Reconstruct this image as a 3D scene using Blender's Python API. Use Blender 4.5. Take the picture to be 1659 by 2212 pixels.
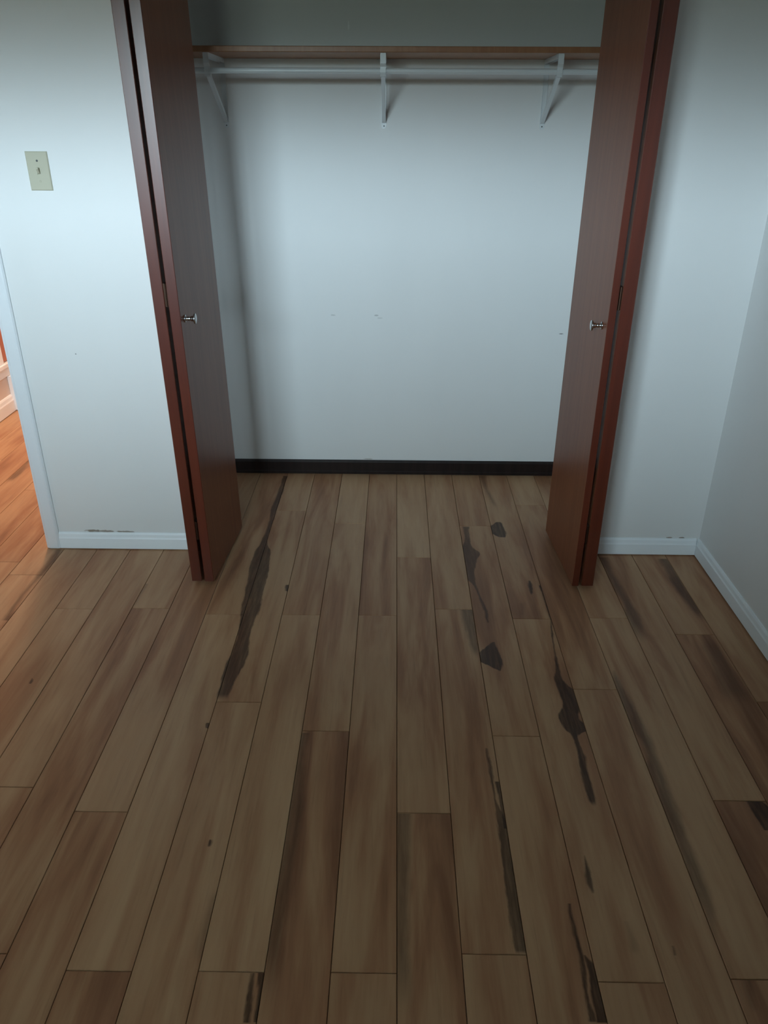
import bpy, bmesh, math, random
from mathutils import Vector, Matrix
for o in list(bpy.data.objects): bpy.data.objects.remove(o)
S = bpy.context.scene
COL = S.collection

# ---------------------------------------------------------------- camera
cam_d = bpy.data.cameras.new('camera')
cam_d.sensor_fit = 'VERTICAL'; cam_d.sensor_height = 32.0; cam_d.sensor_width = 24.0
cam_d.lens = 1674.75/2212*32.0
cam_d.clip_start = .02
cam = bpy.data.objects.new('camera', cam_d); COL.objects.link(cam)
_R = Vector((0.99988286, 0.01471393, 0.00421561)); _U = Vector((-0.01033531, 0.44590682, 0.89501971)); _F = Vector((-0.01128949, 0.89495844, -0.44600666))
cam.matrix_world = Matrix(((_R.x,_U.x,-_F.x,0),(_R.y,_U.y,-_F.y,0),(_R.z,_U.z,-_F.z,1.50286),(0,0,0,1)))
S.camera = cam
S.view_settings.view_transform = 'Standard'; S.view_settings.look = 'None'
S.view_settings.gamma = 1; S.view_settings.use_curve_mapping = False
S.view_settings.exposure = 0.0

# ---------------------------------------------------------------- daylight: an overcast sky above a darker garden
w = bpy.data.worlds.new('overcast'); S.world = w; w.use_nodes = True
nt = w.node_tree; nt.nodes.clear()
_o = nt.nodes.new('ShaderNodeOutputWorld'); _b = nt.nodes.new('ShaderNodeBackground')
_t = nt.nodes.new('ShaderNodeTexCoord'); _s = nt.nodes.new('ShaderNodeSeparateXYZ'); _m = nt.nodes.new('ShaderNodeMapRange')
_x = nt.nodes.new('ShaderNodeMix'); _x.data_type = 'RGBA'
_m.interpolation_type = 'SMOOTHSTEP'
_m.inputs['From Min'].default_value = .02; _m.inputs['From Max'].default_value = .135
_x.inputs[6].default_value = (.05,.065,.055,1); _x.inputs[7].default_value = (.66,.86,.97,1)
nt.links.new(_t.outputs['Generated'], _s.inputs[0]); nt.links.new(_s.outputs['Z'], _m.inputs['Value'])
nt.links.new(_m.outputs[0], _x.inputs[0]); nt.links.new(_x.outputs[2], _b.inputs['Color']); nt.links.new(_b.outputs[0], _o.inputs[0])
_b.inputs['Strength'].default_value = 124.0

WIN = (-1.46, -.38, 1.56, 2.12)          # bedroom window behind the camera: x0, x1, z0, z1
YB = -1.0                              # its wall
def area(name, loc, rot, sx, sy, power, col, portal=False):
    l = bpy.data.lights.new(name, 'AREA'); l.shape = 'RECTANGLE'; l.size = sx; l.size_y = sy
    l.energy = power; l.color = col
    if portal: l.cycles.is_portal = True
    o = bpy.data.objects.new(name, l); o.location = loc; o.rotation_euler = rot; COL.objects.link(o); return o
area('window_portal', ((WIN[0]+WIN[1])/2, YB-.10, (WIN[2]+WIN[3])/2), (math.radians(90),0,0), WIN[1]-WIN[0], WIN[3]-WIN[2], 1, (1,1,1), True)
# the hallway's warm ceiling lamp
hl = bpy.data.lights.new('hall_lamp', 'AREA'); hl.shape = 'DISK'; hl.size = .28; hl.spread = math.radians(130); hl.energy = 20; hl.color = (1.0,.64,.41)
hlo = bpy.data.objects.new('hall_lamp', hl); hlo.location = (-1.72,4.0,2.40); COL.objects.link(hlo)

# dark streaks of the vinyl print: (plank column, strength, ((y, x left, x right), ...)) in metres
STREAKS = [
    (-4, 0.80, ((1.771,-0.514,-0.474),(1.815,-0.514,-0.474),(1.88,-0.514,-0.469),(1.949,-0.514,-0.456),(2.021,-0.506,-0.453),(2.097,-0.507,-0.463),(2.177,-0.512,-0.463),(2.262,-0.525,-0.457),(2.352,-0.529,-0.461),(2.447,-0.535,-0.461),(2.549,-0.542,-0.468),(2.657,-0.541,-0.48),(2.726,-0.53,-0.502),(2.871,-0.524,-0.506),(3.029,-0.532,-0.505),(3.232,-0.526,-0.504),(3.391,-0.528,-0.504))),
    (-5, 0.80, ((1.771,-0.514,-0.474),(1.815,-0.514,-0.474),(1.88,-0.514,-0.469),(1.949,-0.514,-0.456),(2.021,-0.506,-0.453),(2.097,-0.507,-0.463),(2.177,-0.512,-0.463),(2.262,-0.525,-0.457),(2.352,-0.529,-0.461),(2.447,-0.535,-0.461),(2.549,-0.542,-0.468),(2.657,-0.541,-0.48),(2.726,-0.53,-0.502),(2.871,-0.524,-0.506),(3.029,-0.532,-0.505),(3.232,-0.526,-0.504),(3.391,-0.528,-0.504))),
    (-2, 0.55, ((0.868,-0.237,-0.196),(0.945,-0.252,-0.206),(1.002,-0.252,-0.213),(1.095,-0.252,-0.214),(1.199,-0.252,-0.217),(1.356,-0.252,-0.209),(1.542,-0.252,-0.225),(1.642,-0.252,-0.224))),
    (-3, 0.90, ((0.867,-0.269,-0.257),(0.963,-0.272,-0.263))),
    (-3, 0.90, ((0.868,-0.252,-0.238),(0.964,-0.257,-0.238))),
    (0, 0.55, ((0.873,0.011,0.059),(0.922,0.011,0.05),(0.977,0.011,0.045),(1.067,0.011,0.044),(1.203,0.011,0.049),(1.366,0.011,0.055))),
    (1, 0.80, ((1.009,0.258,0.287),(1.04,0.259,0.287),(1.104,0.256,0.287),(1.172,0.254,0.287),(1.245,0.258,0.287),(1.332,0.258,0.287),(1.409,0.259,0.267),(1.464,0.258,0.267),(1.526,0.257,0.266),(1.593,0.259,0.264))),
    (1, 0.90, ((1.324,0.274,0.287),(1.409,0.272,0.287),(1.474,0.27,0.287))),
    (1, 0.60, ((1.985,0.262,0.287),(2.051,0.252,0.287),(2.112,0.248,0.287),(2.193,0.24,0.287),(2.262,0.236,0.287))),
    (2, 0.75, ((2.178,0.326,0.332),(2.279,0.315,0.329),(2.407,0.299,0.31),(2.485,0.274,0.309),(2.535,0.274,0.314),(2.609,0.274,0.328),(2.659,0.274,0.344),(2.698,0.274,0.326),(2.767,0.292,0.315),(2.884,0.295,0.322))),
    (2, 0.90, ((1.924,0.334,0.34),(1.951,0.304,0.345),(1.979,0.274,0.347),(2.008,0.274,0.346),(2.037,0.295,0.343),(2.075,0.329,0.338))),
    (3, 0.55, ((3.052,0.446,0.461),(3.151,0.435,0.454),(3.27,0.422,0.441),(3.414,0.406,0.446))),
    (3, 0.90, ((2.794,0.437,0.465),(2.837,0.406,0.47),(2.88,0.406,0.467),(2.931,0.441,0.459))),
    (3, 0.90, ((2.364,0.499,0.503),(2.411,0.497,0.51),(2.459,0.502,0.509))),
    (3, 0.90, ((1.395,0.502,0.51),(1.422,0.495,0.513),(1.463,0.494,0.515),(1.52,0.495,0.519),(1.596,0.502,0.519),(1.644,0.499,0.518),(1.677,0.482,0.55),(1.717,0.476,0.537),(1.765,0.497,0.55),(1.826,0.498,0.55),(1.891,0.497,0.521),(1.952,0.509,0.522),(2.147,0.53,0.537),(2.272,0.54,0.55),(2.427,0.536,0.55))),
    (3, 0.90, ((1.153,0.446,0.449),(1.188,0.439,0.453),(1.217,0.444,0.454),(1.253,0.45,0.452))),
    (2, 0.90, ((0.878,0.378,0.391),(0.919,0.38,0.389),(0.974,0.383,0.392),(1.012,0.385,0.395),(1.064,0.382,0.391),(1.128,0.386,0.392))),
    (2, 0.90, ((0.878,0.39,0.419),(0.92,0.392,0.419),(0.975,0.396,0.419),(1.012,0.395,0.4))),
    (5, 0.60, ((0.979,0.669,0.68),(1.069,0.669,0.691),(1.134,0.669,0.701),(1.203,0.669,0.707),(1.282,0.669,0.705),(1.343,0.669,0.709),(1.385,0.669,0.71),(1.466,0.669,0.711),(1.524,0.669,0.713),(1.574,0.681,0.711),(1.626,0.681,0.716),(1.681,0.669,0.712),(1.738,0.669,0.709),(1.799,0.669,0.705),(1.862,0.669,0.697),(1.935,0.684,0.69))),
    (6, 0.55, ((2.06,0.8,0.838),(2.153,0.8,0.847),(2.235,0.8,0.852),(2.322,0.812,0.846),(2.414,0.8,0.841),(2.512,0.8,0.835),(2.639,0.8,0.84))),
    (7, 0.65, ((2.19,1.05,1.059),(2.24,1.044,1.076),(2.327,1.034,1.076),(2.419,1.029,1.076),(2.517,1.029,1.076),(2.633,1.033,1.076))),
    (6, 0.90, ((1.331,0.897,0.945),(1.385,0.89,0.945),(1.423,0.888,0.926))),
    (5, 0.50, ((0.899,0.694,0.701),(0.925,0.694,0.707),(0.977,0.698,0.72))),
    (-11, 0.70, ((2.159,-1.317,-1.29),(2.284,-1.324,-1.308),(2.388,-1.324,-1.306),(2.557,-1.324,-1.29),(2.655,-1.327,-1.302))),
    (-7, 0.50, ((2.253,-0.909,-0.898),(2.344,-0.909,-0.892),(2.407,-0.909,-0.893))),
    (-9, 0.90, ((1.836,-1.086,-1.079),(1.849,-1.089,-1.077),(1.862,-1.09,-1.085))),
    (-5, 0.90, ((1.655,-0.515,-0.501),(1.664,-0.519,-0.501),(1.677,-0.52,-0.501))),
    (-4, 0.90, ((1.261,-0.422,-0.417),(1.272,-0.423,-0.414),(1.281,-0.421,-0.415))),
    (-4, 0.90, ((2.368,-0.384,-0.37),(2.392,-0.387,-0.37),(2.411,-0.388,-0.37))),
    (4, 0.90, ((1.014,0.581,0.585),(1.024,0.582,0.587),(1.035,0.582,0.586))),
    (3, 0.40, ((2.222,0.445,0.45),(2.273,0.448,0.462),(2.318,0.456,0.471))),
    (3, 0.60, ((1.011,0.499,0.503),(1.035,0.499,0.508),(1.066,0.498,0.505),(1.088,0.5,0.504))),
    (-4, 0.35, ((0.973,-0.387,-0.37),(1.023,-0.392,-0.37),(1.112,-0.389,-0.37),(1.158,-0.389,-0.37))),
    (7, 0.35, ((1.775,0.988,1.057),(1.868,0.983,1.054),(2.005,1.003,1.06),(2.129,1.01,1.061))),
    (-14, 0.60, ((3.278,-1.829,-1.789),(3.427,-1.829,-1.786),(3.577,-1.829,-1.815))),
]

# ---------------------------------------------------------------- node helpers
def new_mat(name):
    m = bpy.data.materials.new(name); m.use_nodes = True
    return m, m.node_tree, m.node_tree.nodes['Principled BSDF']
def N(nt, t, **kw):
    n = nt.nodes.new(t)
    for k, v in kw.items(): setattr(n, k, v)
    return n
def lk(nt, a, b): nt.links.new(a, b)
def setin(nt, sock, v):
    if isinstance(v, bpy.types.NodeSocket): nt.links.new(v, sock)
    else: sock.default_value = v
def mth(nt, op, a, b=0.0, c=None, clamp=False):
    n = N(nt, 'ShaderNodeMath', operation=op, use_clamp=clamp)
    setin(nt, n.inputs[0], a); setin(nt, n.inputs[1], b)
    if c is not None: setin(nt, n.inputs[2], c)
    return n.outputs[0]
def mixc(nt, f, a, b, mode='MIX'):
    n = N(nt, 'ShaderNodeMix', data_type='RGBA', blend_type=mode)
    setin(nt, n.inputs[0], f)
    for i, v in ((6, a), (7, b)):
        if isinstance(v, bpy.types.NodeSocket): nt.links.new(v, n.inputs[i])
        else: n.inputs[i].default_value = tuple(v)+(1,) if len(v) == 3 else v
    return n.outputs[2]
def mrange(nt, v, a, b, c=0., d=1., smooth=True):
    n = N(nt, 'ShaderNodeMapRange', interpolation_type='SMOOTHSTEP' if smooth else 'LINEAR')
    setin(nt, n.inputs['Value'], v); n.inputs['From Min'].default_value = a; n.inputs['From Max'].default_value = b
    n.inputs['To Min'].default_value = c; n.inputs['To Max'].default_value = d
    return n.outputs[0]
def noise(nt, vec, scale, detail=3, rough=.5, w4=None, dist=0):
    n = N(nt, 'ShaderNodeTexNoise')
    n.inputs['Scale'].default_value = scale; n.inputs['Detail'].default_value = detail; n.inputs['Roughness'].default_value = rough
    n.inputs['Distortion'].default_value = dist
    if w4 is not None:
        n.noise_dimensions = '4D'; setin(nt, n.inputs['W'], w4)
    lk(nt, vec, n.inputs['Vector']); return n.outputs['Fac']
def mapping(nt, vec, scale):
    n = N(nt, 'ShaderNodeMapping'); n.inputs['Scale'].default_value = scale; lk(nt, vec, n.inputs['Vector']); return n.outputs[0]
def bump(nt, bs, h, strength=.2, dist=.001):
    b = N(nt, 'ShaderNodeBump'); b.inputs['Strength'].default_value = strength; b.inputs['Distance'].default_value = dist
    lk(nt, h, b.inputs['Height']); lk(nt, b.outputs[0], bs.inputs['Normal'])

def simple(name, col, rough=.5, metal=0, var=.06, nscale=6):
    m, nt, bs = new_mat(name)
    g = N(nt, 'ShaderNodeNewGeometry').outputs['Position']
    f = noise(nt, g, nscale, 4)
    lo = tuple(c*(1-var) for c in col); hi = tuple(min(1, c*(1+var)) for c in col)
    lk(nt, mixc(nt, f, lo, hi), bs.inputs['Base Color'])
    bs.inputs['Roughness'].default_value = rough; bs.inputs['Metallic'].default_value = metal
    return m

def wall_mat(name, col, marks=(), rough=.55):
    """painted drywall; marks = (x, z, half width, half height, colour, strength)"""
    m, nt, bs = new_mat(name)
    g = N(nt, 'ShaderNodeNewGeometry').outputs['Position']
    f = noise(nt, mapping(nt, g, (2.2, 2.2, .7)), 1.6, 3)
    c = mixc(nt, f, tuple(v*.955 for v in col), tuple(v*1.03 for v in col))
    sp = N(nt, 'ShaderNodeSeparateXYZ'); lk(nt, g, sp.inputs[0])
    if marks:
        wob = mth(nt, 'SUBTRACT', noise(nt, g, 60, 3), .5)
        for (x, z, hx, hz, mc, st) in marks:
            dx = mth(nt, 'DIVIDE', mth(nt, 'SUBTRACT', sp.outputs['X'], x), hx)
            dz = mth(nt, 'DIVIDE', mth(nt, 'SUBTRACT', sp.outputs['Z'], z), hz)
            r = mth(nt, 'SQRT', mth(nt, 'ADD', mth(nt, 'MULTIPLY', dx, dx), mth(nt, 'MULTIPLY', dz, dz)))
            r = mth(nt, 'ADD', r, mth(nt, 'MULTIPLY', wob, 1.6))
            k = mth(nt, 'MULTIPLY', mrange(nt, r, 1.1, .55), st)
            c = mixc(nt, k, c, mc)
    lk(nt, c, bs.inputs['Base Color']); bs.inputs['Roughness'].default_value = rough
    bump(nt, bs, noise(nt, g, 140, 2), .12, .0006)
    return m

def fcurve(nt, val, pts):
    n = N(nt, 'ShaderNodeFloatCurve'); cv = n.mapping.curves[0]
    n.mapping.use_clip = False
    pts = sorted(pts)
    cv.points[0].location = pts[0]; cv.points[1].location = pts[-1]
    for p in pts[1:-1]: cv.points.new(*p)
    for p in cv.points: p.handle_type = 'AUTO' if len(pts) > 2 else 'VECTOR'
    n.mapping.update(); lk(nt, val, n.inputs['Value']); return n.outputs[0]

PW, PX0 = .13145, .0179               # plank pitch and the seam next to x = 0
def plank_mat(name, streaks=()):
    """light hickory-look vinyl; tone per plank from the object property, dark mineral streaks at their own places"""
    m, nt, bs = new_mat(name)
    g = N(nt, 'ShaderNodeNewGeometry').outputs['Position']
    oi = N(nt, 'ShaderNodeObjectInfo').outputs['Random']
    w4 = mth(nt, 'MULTIPLY', oi, 60.)
    at = N(nt, 'ShaderNodeAttribute', attribute_type='OBJECT', attribute_name='tone').outputs['Fac']
    vb = mapping(nt, g, (13, 1.5, 1)); vf = mapping(nt, g, (120, 5, 1)); vm = mapping(nt, g, (34, 2.6, 1))
    broad = noise(nt, vb, 1., 4, .55, w4, .6)
    fine = noise(nt, vf, 1., 5, .65, w4)
    med = noise(nt, vm, 1., 5, .6, mth(nt, 'ADD', w4, 7.), 1.2)
    t = mth(nt, 'ADD', mth(nt, 'MULTIPLY', at, .42), mrange(nt, broad, .30, .72, 0, .62))
    t = mth(nt, 'ADD', t, mth(nt, 'MULTIPLY', mth(nt, 'SUBTRACT', med, .5), .40), clamp=True)
    r = N(nt, 'ShaderNodeValToRGB'); lk(nt, t, r.inputs[0]); e = r.color_ramp.elements
    e[0].position = 0; e[0].color = (.55,.345,.20,1); e[1].position = 1; e[1].color = (.20,.085,.041,1)
    for p, c in ((.35, (.465,.27,.15,1)), (.62, (.375,.185,.098,1)), (.82, (.27,.126,.067,1))):
        k = e.new(p); k.color = c
    c = r.outputs[0]
    c = mixc(nt, mrange(nt, fine, .52, .75, 0, .22), c, (.14,.075,.04))
    if streaks:
        sp = N(nt, 'ShaderNodeSeparateXYZ'); lk(nt, g, sp.inputs[0])
        wobx = mth(nt, 'MULTIPLY', mth(nt, 'SUBTRACT', noise(nt, mapping(nt, g, (42, 11, 1)), 1., 4, .6), .5), .020)
        x = mth(nt, 'ADD', sp.outputs['X'], wobx); Y = sp.outputs['Y']
        inner = noise(nt, mapping(nt, g, (110, 9, 1)), 1., 4, .6)
        for col, st, rows in streaks:
            y0, y1 = rows[0][0], rows[-1][0]; a = PX0 + (col-1)*PW; span = 3*PW
            tt = mth(nt, 'DIVIDE', mth(nt, 'SUBTRACT', Y, y0), y1-y0)
            L = fcurve(nt, tt, [((q[0]-y0)/(y1-y0), (q[1]-a)/span) for q in rows])
            R = fcurve(nt, tt, [((q[0]-y0)/(y1-y0), (q[2]-a)/span) for q in rows])
            xs = mth(nt, 'DIVIDE', mth(nt, 'SUBTRACT', x, a), span)
            soft = .011 if st > .7 else .035
            mL = mrange(nt, mth(nt, 'SUBTRACT', xs, L), -soft*.6, soft); mR = mrange(nt, mth(nt, 'SUBTRACT', R, xs), -soft*.6, soft)
            my = mth(nt, 'MULTIPLY', mrange(nt, tt, 0., .22) if st < .7 else mrange(nt, tt, 0., .02),
                     mrange(nt, tt, 1., .8) if st < .45 else mth(nt, 'LESS_THAN', tt, 1.))
            k = mth(nt, 'MULTIPLY', mth(nt, 'MULTIPLY', mL, mR), my)
            k = mth(nt, 'MULTIPLY', k, mrange(nt, inner, .30, .62, .78, 1.))
            k = mth(nt, 'MULTIPLY', k, st)
            c = mixc(nt, k, c, (.036,.017,.011))
    lk(nt, c, bs.inputs['Base Color'])
    lk(nt, mrange(nt, fine, .3, .7, .46, .36), bs.inputs['Roughness'])
    bs.inputs['Specular IOR Level'].default_value = .22
    bump(nt, bs, fine, .15, .0004)
    return m

def stained(name, lo, hi, rough=.3, coat=.3, spec=.5):
    m, nt, bs = new_mat(name); bs.inputs['Specular IOR Level'].default_value = spec
    g = N(nt, 'ShaderNodeNewGeometry').outputs['Position']
    a = noise(nt, mapping(nt, g, (30, 30, 1.2)), 1., 5, .6, None, .8)
    b = noise(nt, mapping(nt, g, (160, 160, 7)), 1., 4, .6)
    c = mixc(nt, mrange(nt, a, .3, .7), lo, hi)
    c = mixc(nt, mrange(nt, b, .5, .8, 0, .25), c, tuple(v*.5 for v in lo))
    lk(nt, c, bs.inputs['Base Color']); bs.inputs['Roughness'].default_value = rough
    bs.inputs['Coat Weight'].default_value = coat; bs.inputs['Coat Roughness'].default_value = .25
    bump(nt, bs, b, .12, .0004)
    return m

M = {}
BRN = (.16,.10,.05)
M['wall'] = wall_mat('wall_paint', (.80,.805,.80), marks=[(-1.175,.0765,.030,.0065,BRN,.8),(-1.115,.0755,.028,.0055,BRN,.75),(-1.05,.0745,.045,.004,BRN,.7),(1.075,.0735,.012,.003,BRN,.8),(1.125,.0735,.012,.0028,BRN,.8),(-1.12,.78,.0025,.0025,(.2,.2,.2),.8)])
M['closet'] = wall_mat('closet_paint', (.80,.805,.80), marks=[(-.1855,1.838,.0035,.018,(.95,.95,.95),.8),(-.270,.757,.012,.004,(.35,.35,.35),.4),(-.080,.757,.010,.004,(.3,.3,.3),.5),(-.065,.745,.012,.003,(.3,.3,.3),.3),(.738,.682,.013,.0025,(.10,.10,.10),.85),(-.12,.075,.03,.003,(.3,.2,.15),.5)])
M['hallwall'] = wall_mat('hall_paint', (.74,.66,.60))
M['ceil'] = simple('ceiling_paint', (.55,.55,.53), .8)
M['backwall'] = wall_mat('back_wall_low_bounce', (.33,.32,.30))  # unseen window wall and bay, darkened to cut bounced light in the room
M['trim'] = simple('white_trim_paint', (.90,.95,1.0), .35, 0, .02)
M['casing'] = simple('casing_paint', (.80,.83,.86), .4, 0, .03)
M['darkbase'] = stained('espresso_trim', (.013,.007,.006), (.022,.012,.010), .5, 0, .25)
M['face'] = stained('door_veneer', (.19,.058,.024), (.24,.080,.034), .34, .0, .30)
M['edge'] = stained('door_edge', (.085,.013,.005), (.125,.020,.008), .34, 1.0)
M['shelf'] = stained('shelf_wood', (.30,.125,.050), (.36,.165,.070), .45, .1)
M['metal'] = simple('white_enamel', (.74,.78,.80), .3, 0, .02)
M['chrome'] = simple('worn_chrome', (.55,.55,.56), .22, 1, .1)
M['bronze'] = simple('bronze', (.12,.07,.05), .4, 1, .1)
M['ivory'] = simple('ivory_plastic', (.50,.48,.37), .4, 0, .03)
M['dark'] = simple('dark_gap', (.02,.018,.016), .8)
M['screw'] = simple('screw_steel', (.12,.13,.14), .4, 1)
M['sub'] = simple('subfloor', (.05,.035,.025), .9)
M['orange'] = stained('orange_cupboard_wood', (.42,.10,.025), (.52,.14,.04), .35)
M['plank'] = plank_mat('vinyl_plank')

# ---------------------------------------------------------------- mesh helpers
def link(name, bm, mat, parent=None, smooth=False):
    me = bpy.data.meshes.new(name); bmesh.ops.recalc_face_normals(bm, faces=bm.faces[:]); bm.to_mesh(me); bm.free()
    mats = mat if isinstance(mat, (list, tuple)) else [mat]
    for q in mats: me.materials.append(q)
    if smooth:
        for p in me.polygons: p.use_smooth = True
    o = bpy.data.objects.new(name, me); COL.objects.link(o)
    if parent: o.parent = parent
    return o
def box(bm, x0, x1, y0, y1, z0, z1, bev=0, mi=0):
    vs = [bm.verts.new(p) for p in ((x0,y0,z0),(x1,y0,z0),(x1,y1,z0),(x0,y1,z0),(x0,y0,z1),(x1,y0,z1),(x1,y1,z1),(x0,y1,z1))]
    fs = [bm.faces.new([vs[i] for i in f]) for f in ((3,2,1,0),(4,5,6,7),(0,1,5,4),(1,2,6,5),(2,3,7,6),(3,0,4,7))]
    for f in fs: f.material_index = mi
    if bev:
        es = {e for f in fs for e in f.edges}
        bmesh.ops.bevel(bm, geom=list(es), offset=bev, segments=2, affect='EDGES', profile=.5)
    return fs
def prism(bm, prof, axis, a, b, mi=0):
    """profile list of 2D points extruded along axis from a to b"""
    def P(p, t):
        return {'x': (t,p[0],p[1]), 'y': (p[0],t,p[1]), 'z': (p[0],p[1],t)}[axis]
    A = [bm.verts.new(P(p, a)) for p in prof]; B = [bm.verts.new(P(p, b)) for p in prof]
    n = len(prof)
    for i in range(n): bm.faces.new((A[i],A[(i+1)%n],B[(i+1)%n],B[i])).material_index = mi
    bm.faces.new(A[::-1]).material_index = mi; bm.faces.new(B).material_index = mi
def cyl(bm, p, q, r, seg=20, r2=None):
    p = Vector(p); q = Vector(q); d = q-p
    bmesh.ops.create_cone(bm, cap_ends=True, segments=seg, radius1=r, radius2=r if r2 is None else r2, depth=d.length,
        matrix=Matrix.Translation((p+q)/2) @ d.to_track_quat('Z','Y').to_matrix().to_4x4())
def lathe(bm, prof, p, direction, seg=24):
    """prof: (distance along axis, radius)"""
    q = Vector(direction).to_track_quat('Z','Y').to_matrix().to_4x4(); mt = Matrix.Translation(Vector(p)) @ q
    rings = []
    for d, r in prof:
        rings.append([bm.verts.new(mt @ Vector((r*math.cos(2*math.pi*i/seg), r*math.sin(2*math.pi*i/seg), d))) for i in range(seg)])
    for a, b in zip(rings, rings[1:]):
        for i in range(seg): bm.faces.new((a[i],a[(i+1)%seg],b[(i+1)%seg],b[i]))
    bm.faces.new(rings[0][::-1]); bm.faces.new(rings[-1])
def struct(name, bm, mat, parent=None, smooth=False):
    o = link(name, bm, mat, parent, smooth)
    if not parent: o['kind'] = 'structure'
    return o
def thing(name, label, cat, loc=(0,0,0), group=None):
    o = bpy.data.objects.new(name, None); COL.objects.link(o); o.location = loc; o.empty_display_size = .05
    o['label'] = label; o['category'] = cat
    if group: o['group'] = group
    return o
def part(name, bm, mat, parent, smooth=False):
    """bm is in world coordinates; the parent may stand anywhere"""
    root = parent; off = Vector((0,0,0))
    while root: off += root.location; root = root.parent
    bmesh.ops.translate(bm, verts=bm.verts[:], vec=-off)
    return link(name, bm, mat, parent, smooth)

# ---------------------------------------------------------------- the setting
D, DB, XR, XL = 2.6706, 3.4323, 1.1936, -2.45     # closet wall, closet back, right wall, left wall
H = 2.44; WT = .12
HX, HE = -2.2245, 4.44                            # hallway's left wall and end wall
CX = .95                                          # closet side walls at +-CX
bm = bmesh.new()
box(bm, XL-.1, XR+.1, YB-.15, DB+.1, -.06, -.008); box(bm, HX-.1, -1.0, DB+.1, HE+.1, -.06, -.008)
floor = struct('floor', bm, M['sub'])

# planks: joints along y for each column (column n lies right of the seam PX0 + n*PW)
JOINT = {-9:2.239,-8:1.433,-7:2.248,-6:1.359,-5:2.216,-4:1.766,-3:2.219,-2:1.651,-1:2.221,0:1.369,1:2.264,2:1.641,3:2.211,4:1.844,5:2.221,6:1.422,7:2.131,8:1.797,
         -10:1.62,-11:2.46,-12:1.30,-13:1.95,-14:2.95,-15:1.50,-16:2.30,-17:3.05,-18:1.2,-19:1.9}
TONE = {(-9,1.6):.0,(-9,2.9):.25,(-8,2.):.15,(-8,1.):.35,(-7,1.6):.40,(-7,2.9):.15,(-6,2.):.35,(-6,.9):.5,(-5,1.6):-.05,(-5,2.8):.55,(-5,.5):.5,
        (-4,1.2):-.05,(-4,2.4):.35,(-3,1.6):-.1,(-3,2.8):.5,(-3,.5):.55,(-2,2.2):.2,(-2,1.):.6,(-2,3.2):.0,(-1,1.6):.35,(-1,2.8):.5,(-1,.5):.6,
        (0,3.1):-.15,(0,2.):.42,(0,.9):.62,(1,2.8):.05,(1,1.6):.4,(1,.5):.4,(2,3.2):.6,(2,2.2):.45,(2,1.):.45,(3,2.8):.55,(3,1.6):.25,(3,.5):.3,
        (4,2.4):.55,(4,1.2):.2,(5,2.8):.3,(5,1.6):.3,(6,2.1):.4,(6,1.):.75,(7,2.6):.45,(7,1.5):.75,(8,2.4):.4,(8,1.2):.65}
PL = 1.2535
plank_mesh = {}
mat_cache = {}
rnd = random.Random(5)
def plank_me(wd, ln):
    k = (round(wd,4), round(ln,4))
    if k in plank_mesh: return plank_mesh[k]
    b = bmesh.new(); g_ = .0007; c_ = .0011
    x, y = wd/2-g_, ln/2-g_
    lo = [b.verts.new((sx*x, sy*y, -.008)) for sx, sy in ((-1,-1),(1,-1),(1,1),(-1,1))]
    mi = [b.verts.new((sx*x, sy*y, -c_)) for sx, sy in ((-1,-1),(1,-1),(1,1),(-1,1))]
    up = [b.verts.new((sx*(x-c_), sy*(y-c_), 0)) for sx, sy in ((-1,-1),(1,-1),(1,1),(-1,1))]
    for r0, r1 in ((lo,mi),(mi,up)):
        for i in range(4): b.faces.new((r0[i],r0[(i+1)%4],r1[(i+1)%4],r1[i]))
    b.faces.new(up)
    me = bpy.data.meshes.new('plank'); b.to_mesh(me); b.free(); me.materials.append(M['plank'])
    plank_mesh[k] = me; return me
n = -19
while True:
    x0 = PX0 + n*PW; x1 = x0 + PW
    if x0 > XR-.004: break
    x1 = min(x1, XR-.002); x0 = max(x0, XL+.002)
    if x1 <= x0: n += 1; continue
    xc = (x0+x1)/2
    yend = HE if x1 < -1.16 else (DB if abs(xc) < CX else D+.05)
    if xc < HX: yend = D+.05
    j = JOINT[n]
    while j > YB: j -= PL
    y = YB
    nxt = j + PL
    while y < yend-.01:
        ye = min(nxt, yend)
        if ye-y > .01:
            me = plank_me(x1-x0, ye-y)
            o = bpy.data.objects.new('plank', me); COL.objects.link(o); o.parent = floor
            o.location = (xc, (y+ye)/2, 0)
            tone = rnd.uniform(.1, .5)
            for (cn, cy_), tv in TONE.items():
                if cn == n and y < cy_ < ye: tone = tv
            o['tone'] = float(tone)
            ss = [s for s in STREAKS if s[0] == n and s[2][0][0] < ye-.01 and s[2][-1][0] > y+.01]
            if n == -5: ss += [s for s in STREAKS if s[0] == -5 and s not in ss and s[2][-1][0] > y and s[2][0][0] < ye]
            if n == -4: pass
            if ss:
                key = (n, round(y,2))
                mm = plank_mat('vinyl_plank_streaked', ss)
                o.material_slots[0].link = 'OBJECT'; o.material_slots[0].material = mm
        y = ye; nxt += PL
    n += 1

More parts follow.
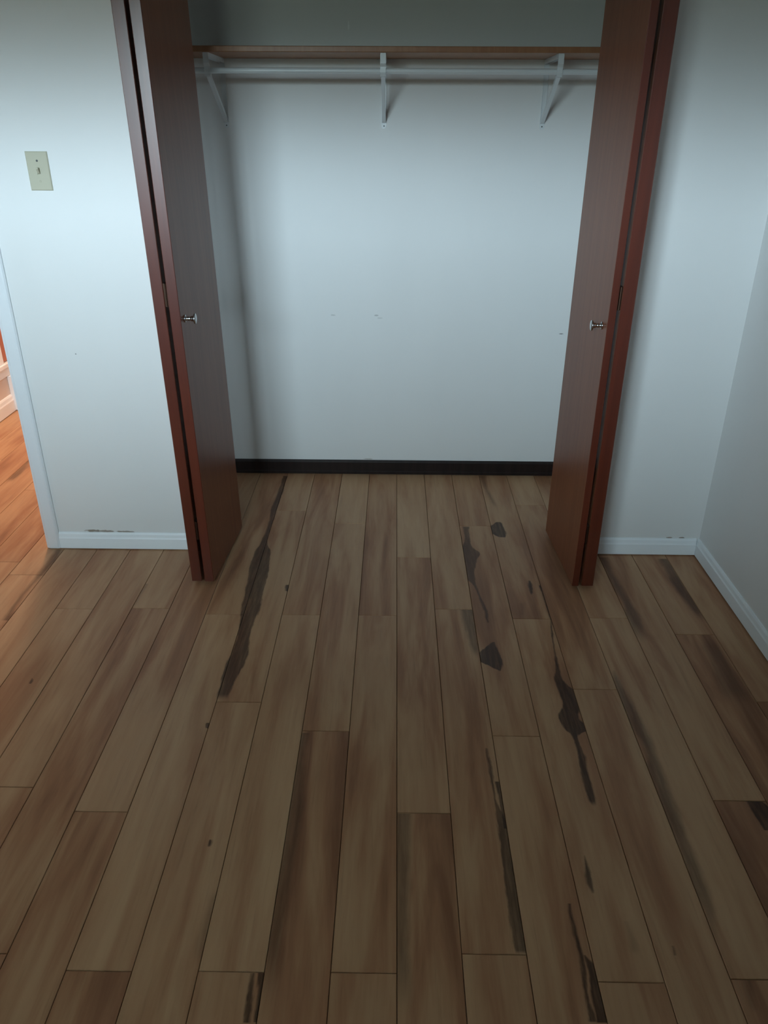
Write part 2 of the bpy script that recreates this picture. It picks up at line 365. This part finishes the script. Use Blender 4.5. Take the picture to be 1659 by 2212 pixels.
OPX = .80; OPZ = 2.055                              # closet opening
DX0, DX1, DZ = -2.125, -1.3608, 2.04                # hallway doorway
bm = bmesh.new()
box(bm, XL, DX0, D, D+WT, 0, H); box(bm, DX0, DX1, D, D+WT, DZ, H)
box(bm, DX1, -OPX, D, D+WT, 0, H); box(bm, -OPX, OPX, D, D+WT, OPZ, H); box(bm, OPX, XR, D, D+WT, 0, H)
struct('wall_front', bm, M['wall'])
bm = bmesh.new(); box(bm, XR, XR+.1, YB, D+WT, 0, H); struct('wall_right', bm, M['wall'])
bm = bmesh.new(); box(bm, XL-.1, XL, YB, D+WT, 0, H); struct('wall_left', bm, M['wall'])
bm = bmesh.new(); x0,x1,z0,z1 = WIN
box(bm, XL, x0, YB-.15, YB, 0, H); box(bm, x1, XR, YB-.15, YB, 0, H); box(bm, x0, x1, YB-.15, YB, 0, z0); box(bm, x0, x1, YB-.15, YB, z1, H)
box(bm, -.26, XR, YB, -.42, 0, H)      # unseen bay added beside the window to block light heading right
struct('wall_back', bm, M['backwall'])
bm = bmesh.new(); box(bm, XL-.1, XR+.1, YB-.15, DB+.1, H, H+.1); box(bm, HX-.1, -1.0, DB+.1, HE+.1, H, H+.1); struct('ceiling', bm, M['ceil'])
bm = bmesh.new(); box(bm, -CX, CX, DB, DB+.1, 0, H); struct('wall_closet_back', bm, M['closet'])
bm = bmesh.new(); box(bm, -CX-.1, -CX, D+WT, DB+.1, 0, H); struct('wall_closet_left', bm, M['closet'])
bm = bmesh.new(); box(bm, CX, CX+.1, D+WT, DB+.1, 0, H); struct('wall_closet_right', bm, M['closet'])
bm = bmesh.new(); box(bm, HX-.1, HX, D+WT, HE+.1, 0, H); struct('wall_hall_left', bm, M['hallwall'])
bm = bmesh.new(); box(bm, HX, -1.05, HE, HE+.1, 0, H); struct('wall_hall_end', bm, M['hallwall'])
bm = bmesh.new(); box(bm, -1.15, -CX-.1, D+WT, HE, 0, H); struct('wall_hall_right', bm, M['hallwall'])

# window frame behind the camera
bm = bmesh.new()
for a in ((x0,x0+.045,z0,z1),(x1-.045,x1,z0,z1),(x0+.045,x1-.045,z0,z0+.05),(x0+.045,x1-.045,z1-.05,z1)): box(bm, a[0],a[1],YB-.12,YB-.06,a[2],a[3])
xm = (x0+x1)/2; box(bm, xm-.02, xm+.02, YB-.115, YB-.065, z0+.05, z1-.05)
wf = struct('window_1', bm, M['trim'])
bm = bmesh.new(); box(bm, x0-.06, x1+.06, YB+.0005, YB+.05, z0-.03, z0, .004); struct('trim_1', bm, M['trim'])

# unseen roof slab added outside that window to keep the high sky out
bm = bmesh.new(); box(bm, -4.5, 3.2, YB-.16-1.2, YB-.16, 2.34, 2.44); struct('added_sky_blocker', bm, M['casing'])

# baseboards with a small stepped profile
def bb_prof(h, t, sgn, base, z=.004):
    return [(base, z), (base+sgn*t, z), (base+sgn*t, h*.66), (base+sgn*t*.78, h*.74), (base+sgn*t*.62, h*.90), (base+sgn*t*.30, h), (base, h)]
BH = .0715
bm = bmesh.new(); prism(bm, bb_prof(BH,.012,-1,D), 'x', -1.309, -OPX-.002); prism(bm, bb_prof(BH,.012,-1,D), 'x', OPX+.002, XR-.0125); prism(bm, bb_prof(BH,.012,-1,D), 'x', XL+.013, DX0-.06)
struct('baseboard_front', bm, M['trim'])
bm = bmesh.new(); prism(bm, bb_prof(BH,.012,-1,XR,.004), 'y', -.418, D-.0002); struct('baseboard_right', bm, M['trim'])
bm = bmesh.new(); prism(bm, bb_prof(BH,.012,1,XL), 'y', YB+.002, D-.0002); struct('baseboard_left', bm, M['trim'])
bm = bmesh.new(); prism(bm, [(DB,.002),(DB-.013,.002),(DB-.013,.014),(DB-.010,.018),(DB-.010,.060),(DB-.004,.0705),(DB,.0705)], 'x', -CX+.001, CX-.001); struct('baseboard_closet_back', bm, M['darkbase'])
bm = bmesh.new(); prism(bm, bb_prof(.07,.010,1,-CX,.002), 'y', D+WT+.002, DB-.014); struct('baseboard_closet_left', bm, M['darkbase'])
bm = bmesh.new(); prism(bm, bb_prof(.07,.010,-1,CX,.002), 'y', D+WT+.002, DB-.014); struct('baseboard_closet_right', bm, M['darkbase'])

# doorway to the hallway: jambs, casing
bm = bmesh.new()
def casing(a, b, z1_):
    pr = [(a,D),(a,D-.009),(a+(b-a)*.18,D-.0125),(b-(b-a)*.2,D-.0125),(b-(b-a)*.10,D-.011),(b,D-.007),(b,D)]
    prism(bm, pr, 'z', .003, z1_)
casing(DX1+.0, DX1+.0515, DZ+.05); casing(DX0, DX0-.0515, DZ+.05)
box(bm, DX0, DX1, D-.012, D, DZ, DZ+.05)
struct('trim_2', bm, M['casing'])
bm = bmesh.new(); box(bm, DX1-.004, DX1+.0, D-.006, D+WT+.006, .003, DZ); box(bm, DX0, DX0+.016, D+.0, D+WT, .003, DZ-.016); box(bm, DX0, DX1-.004, D, D+WT, DZ-.016, DZ)
struct('trim_3', bm, M['casing'])
# closet opening: thin head track
bm = bmesh.new(); box(bm, -OPX, OPX, 2.79, 2.83, OPZ-.006, OPZ+.02); tr = struct('trim_4', bm, M['casing'])

# hallway: baseboard, panelled cupboard opening and the corner casing
bm = bmesh.new(); prism(bm, bb_prof(.10,.014,1,HX), 'y', D+WT+.002, 4.296); struct('baseboard_hall_left', bm, M['trim'])
cup = thing('hall_cupboard', 'orange wooden cupboard door in a white frame low on the hallway wall at left', 'cupboard', (HX+.004, 4.29, .210))
bm = bmesh.new(); box(bm, HX+.0004, HX+.012, 4.13, 4.438, .210, .262, .002); part('apron', bm, M['trim'], cup)
bm = bmesh.new(); box(bm, HX+.0004, HX+.026, 4.12, 4.438, .262, .286, .003); part('sill', bm, M['trim'], cup)
bm = bmesh.new(); box(bm, HX+.0004, HX+.016, 4.15, 4.272, .286, 1.95, .003); part('casing', bm, M['trim'], cup)
bm = bmesh.new(); box(bm, HX+.0004, HX+.008, 4.272, 4.437, .292, 1.95, .002); part('door_panel', bm, M['orange'], cup)
bm = bmesh.new(); box(bm, HX+.0005, HX+.036, 4.297, 4.36, .003, .208, .004); struct('trim_5', bm, M['trim'])

# ---------------------------------------------------------------- closet shelf, rod, brackets
SY = DB-.30
bm = bmesh.new(); box(bm, -CX+.001, CX-.001, SY, DB-.0005, 1.7315, 1.7505, .0022)
sh = link('closet_shelf', bm, M['shelf']); sh['label'] = 'long honey-coloured wooden closet shelf resting on three white brackets'; sh['category'] = 'shelf'
RZ, RY, RR = 1.6765, DB-.268, .0095
bm = bmesh.new(); cyl(bm, (-CX+.001,RY,RZ), (CX-.001,RY,RZ), RR, 24)
rod = link('closet_rod', bm, M['metal'], smooth=True); rod['label'] = 'white metal hanging rod running under the wooden closet shelf'; rod['category'] = 'clothes rail'
em = rod.modifiers.new('edge', 'EDGE_SPLIT'); em.split_angle = math.radians(50)
def bracket(x, lab, lean=0):
    t = thing('shelf_bracket', lab, 'bracket', (x, DB, 1.49), 'white brackets holding the closet shelf')
    hw = .0095; f = SY+.012
    bm = bmesh.new()   # wall leg: shallow channel, rounded foot
    prism(bm, [(x-hw,DB-.0002),(x+hw,DB-.0002),(x+hw,DB-.006),(x+hw-.0015,DB-.006),(x+hw-.0015,DB-.0022),(x-hw+.0015,DB-.0022),(x-hw+.0015,DB-.006),(x-hw,DB-.006)], 'z', 1.510, 1.7295)
    prism(bm, [(x-hw,1.510),(x-hw,1.498),(x-hw*.55,1.492),(x+hw*.55,1.492),(x+hw,1.498),(x+hw,1.510)], 'y', DB-.0022, DB-.0002)
    part('wall_leg', bm, M['metal'], t)
    bm = bmesh.new(); box(bm, x-hw, x+hw, f, DB-.0062, 1.7275, 1.7312)
    box(bm, x-hw, x-hw+.0016, f, DB-.0062, 1.716, 1.7275); box(bm, x+hw-.0016, x+hw, f, DB-.0062, 1.716, 1.7275); part('top_arm', bm, M['metal'], t)
    # front strap that drops in front of the rod and curls under it
    bm = bmesh.new(); yf = RY-RR-.0035
    prism(bm, [(f,1.7275),(f+.010,1.7275),(f+.010,1.7255),(f+.002,1.7255),(f+.002,1.70),(yf+.0025,1.690),(yf+.0025,RZ-.004),(RY-.0085,RZ-RR-.0045),(RY,RZ-RR-.0035),(RY+.010,RZ-RR-.0005),(RY+.010,RZ-RR-.0045),(RY,RZ-RR-.0075),(RY-.011,RZ-RR-.0070),(yf-.001,RZ-.005),(yf-.001,1.689),(f-.0005,1.699)], 'x', x-.0100, x+.0100)
    part('rod_hook', bm, M['metal'], t)
    bm = bmesh.new()   # diagonal brace, a folded channel from the hook to the foot
    A = Vector((x, RY+.004, RZ-RR-.008)); B = Vector((x, DB-.006, 1.514)); d = (B-A).normalized(); nn = Vector((0, d.z, -d.y)); hb = .0072; dp = .012
    if nn.y > 0: nn = -nn
    def quadbar(u0, u1, v0, v1):
        vs = []
        for P in (A, B):
            for (u, v) in ((u0,v0),(u1,v0),(u1,v1),(u0,v1)): vs.append(bm.verts.new(P + Vector((u,0,0)) + nn*v))
        for fc in ((0,1,2,3),(7,6,5,4),(0,4,5,1),(1,5,6,2),(2,6,7,3),(3,7,4,0)): bm.faces.new([vs[i] for i in fc])
    quadbar(-hb, hb, 0, .0016); quadbar(-hb, -hb+.0014, -dp, 0); quadbar(hb-.0014, hb, -dp, 0)
    part('brace', bm, M['metal'], t)
    bm = bmesh.new(); lathe(bm, [(0,.0026),(.0006,.0026),(.0012,.0015)], (x, DB-.0022, 1.5015), (0,-1,0), 12); part('screw', bm, M['screw'], t)
    return t
bracket(-.675, 'left white shelf bracket, dim in the shadow of the left folding door')
bracket(-.0505, 'middle white shelf bracket seen straight on, dark screw at its foot')
bracket(.5735, 'right white shelf bracket seen from its side, by the right folding door')

# ---------------------------------------------------------------- folding doors
Z0, Z1 = .015, 2.035
def bifold(s, lab, front_in, front_out, back_in, back_out, fy, by, lean, knob_y, knob_z, fan):
    """s = -1 left, +1 right. x values are magnitudes at z = Z0; faces: in = towards the closet centre"""
    t = thing('bifold_door', lab, 'door', (s*.70, 2.62, 0), 'folding closet doors')
    sk = lambda v: v*s
    def leaf(a0, b0, a1, b1, y0, y1, ztop=Z1):
        """plan: front inner a0, front outer b0, back inner a1, back outer b1; edges stained redder"""
        bm = bmesh.new(); c = .0016
        pl = [(a0+c,y0),(b0-c,y0),(b0,y0+c),(b1,y1),(a1,y1),(a0,y0+c)]
        lo = [bm.verts.new((sk(p[0]+0), p[1], Z0)) for p in pl]; up = [bm.verts.new((sk(p[0]+lean*(ztop-Z0)), p[1], ztop)) for p in pl]
        nn = len(pl)
        for i in range(nn):
            fc = bm.faces.new((lo[i],lo[(i+1)%nn],up[(i+1)%nn],up[i]))
            fc.material_index = 0 if i in (2,4) else 1
        for q in (lo[::-1], up): bm.faces.new(q).material_index = 1
        return part('leaf', bm, [M['face'], M['edge']], t)
    inner = leaf(front_in[0], front_in[1], back_in[0], back_in[1], fy, by)
    outer = leaf(front_out[0], front_out[1], back_out[0], back_out[1], fy+.002, by)
    xg = (front_in[1]+front_out[0])/2
    for hz in (.22, 1.035, 1.90):
        bm = bmesh.new(); xx = sk(xg+lean*(hz-Z0))
        cyl(bm, (xx, fy+.006, hz-.035), (xx, fy+.006, hz+.035), .0028, 12)
        box(bm, min(sk(front_in[1]+lean*hz-.0006), sk(front_out[0]+lean*hz+.0006)), max(sk(front_in[1]+lean*hz-.0006), sk(front_out[0]+lean*hz+.0006)), fy+.008, fy+.03, hz-.035, hz+.035)
        part('hinge', bm, M['bronze'], t)
    # knob on the inner leaf's face near the fold
    fr = (knob_y-fy)/(by-fy); kx = sk(front_in[0]+(back_in[0]-front_in[0])*fr+lean*(knob_z-Z0))
    bm = bmesh.new(); L = .036
    lathe(bm, [(0,.0125),(.0015,.0125),(.003,.0095),(.0045,.0065),(.011,.0058),(.013,.0076),(.015,.0058),(.019,.0062),(.0215,.0088),(.024,.0075),(.0275,.0105),(.0300,.0160),(.0322,.0168),(.0345,.0150),(.036,.0080)], (kx, knob_y, knob_z), (-s,0,0), 28)
    kn = part('knob', bm, M['chrome'], t, True); kn['label'] = 'small chrome pull knob'
    # guide pins top, pivot bottom
    bo = (back_out[0]+back_out[1])/2; bi = (back_in[0]+back_in[1])/2
    bm = bmesh.new(); cyl(bm, (sk(bo),by-.025,0), (sk(bo),by-.025,Z0+.001), .006, 12); part('pivot_pin', bm, M['bronze'], t)
    bm = bmesh.new(); cyl(bm, (sk(bi+lean*2.02),by-.02,Z1-.001), (sk(bi+lean*2.02),by-.02,OPZ-.004), .005, 12); part('guide_pin', bm, M['bronze'], t)
    return t
bifold(-1, 'reddish brown folding closet door at the left side of the opening, knob facing right', (.6487,.6812), (.6925,.7285), (.6225,.655), (.7150,.7475), 2.405, 2.835, .0145, 2.445, .957, 0)
bifold(1, 'reddish brown folding closet door at the right side of the opening, knob facing left', (.6517,.6750), (.6860,.7275), (.6300,.6625), (.7180,.7505), 2.402, 2.832, .003, 2.455, .943, 0)

# ---------------------------------------------------------------- light switch
sw = thing('light_switch', 'ivory toggle light switch on the white wall left of the closet', 'light switch', (-1.1337, D, 1.3692))
bm = bmesh.new()
def ring(hx, hz, y): return [bm.verts.new((-1.1337+sx*hx, y, 1.3692+sz*hz)) for sx, sz in ((-1,-1),(1,-1),(1,1),(-1,1))]
r0 = ring(.035,.057,D); r1 = ring(.035,.057,D-.0025); r2 = ring(.0325,.0545,D-.005); r3 = ring(.005,.0115,D-.005); r4 = ring(.005,.0115,D-.002)
for a, b in ((r0,r1),(r1,r2),(r2,r3),(r3,r4)):
    for i in range(4): bm.faces.new((a[i],a[(i+1)%4],b[(i+1)%4],b[i]))
bm.faces.new(r4)
part('plate', bm, M['ivory'], sw)
bm = bmesh.new(); xs_ = -1.1337; zc = 1.3692
prism(bm, [(D-.0015,zc-.009),(D-.0015,zc+.009),(D-.0055,zc+.007),(D-.0150,zc+.0115),(D-.0165,zc+.006),(D-.0075,zc-.006)], 'x', xs_-.0033, xs_+.0033)
part('toggle', bm, M['ivory'], sw)
for dz in (.030, -.030):
    bm = bmesh.new(); lathe(bm, [(0,.0032),(.0006,.0030),(.0012,.0018)], (xs_, D-.005, zc+dz), (0,-1,0), 14)
    q = part('screw', bm, M['screw'] if dz > 0 else M['ivory'], sw)

# tiny crumb of plaster on the floor
bm = bmesh.new(); bmesh.ops.create_icosphere(bm, subdivisions=1, radius=.003, matrix=Matrix.Translation((-1.432,1.925,.0022)) @ Matrix.Diagonal((1.5,1,.7,1)))
cr = link('plaster_crumb', bm, M['trim']); cr['label'] = 'tiny white plaster crumb lying on the floor planks at left'; cr['category'] = 'crumb'
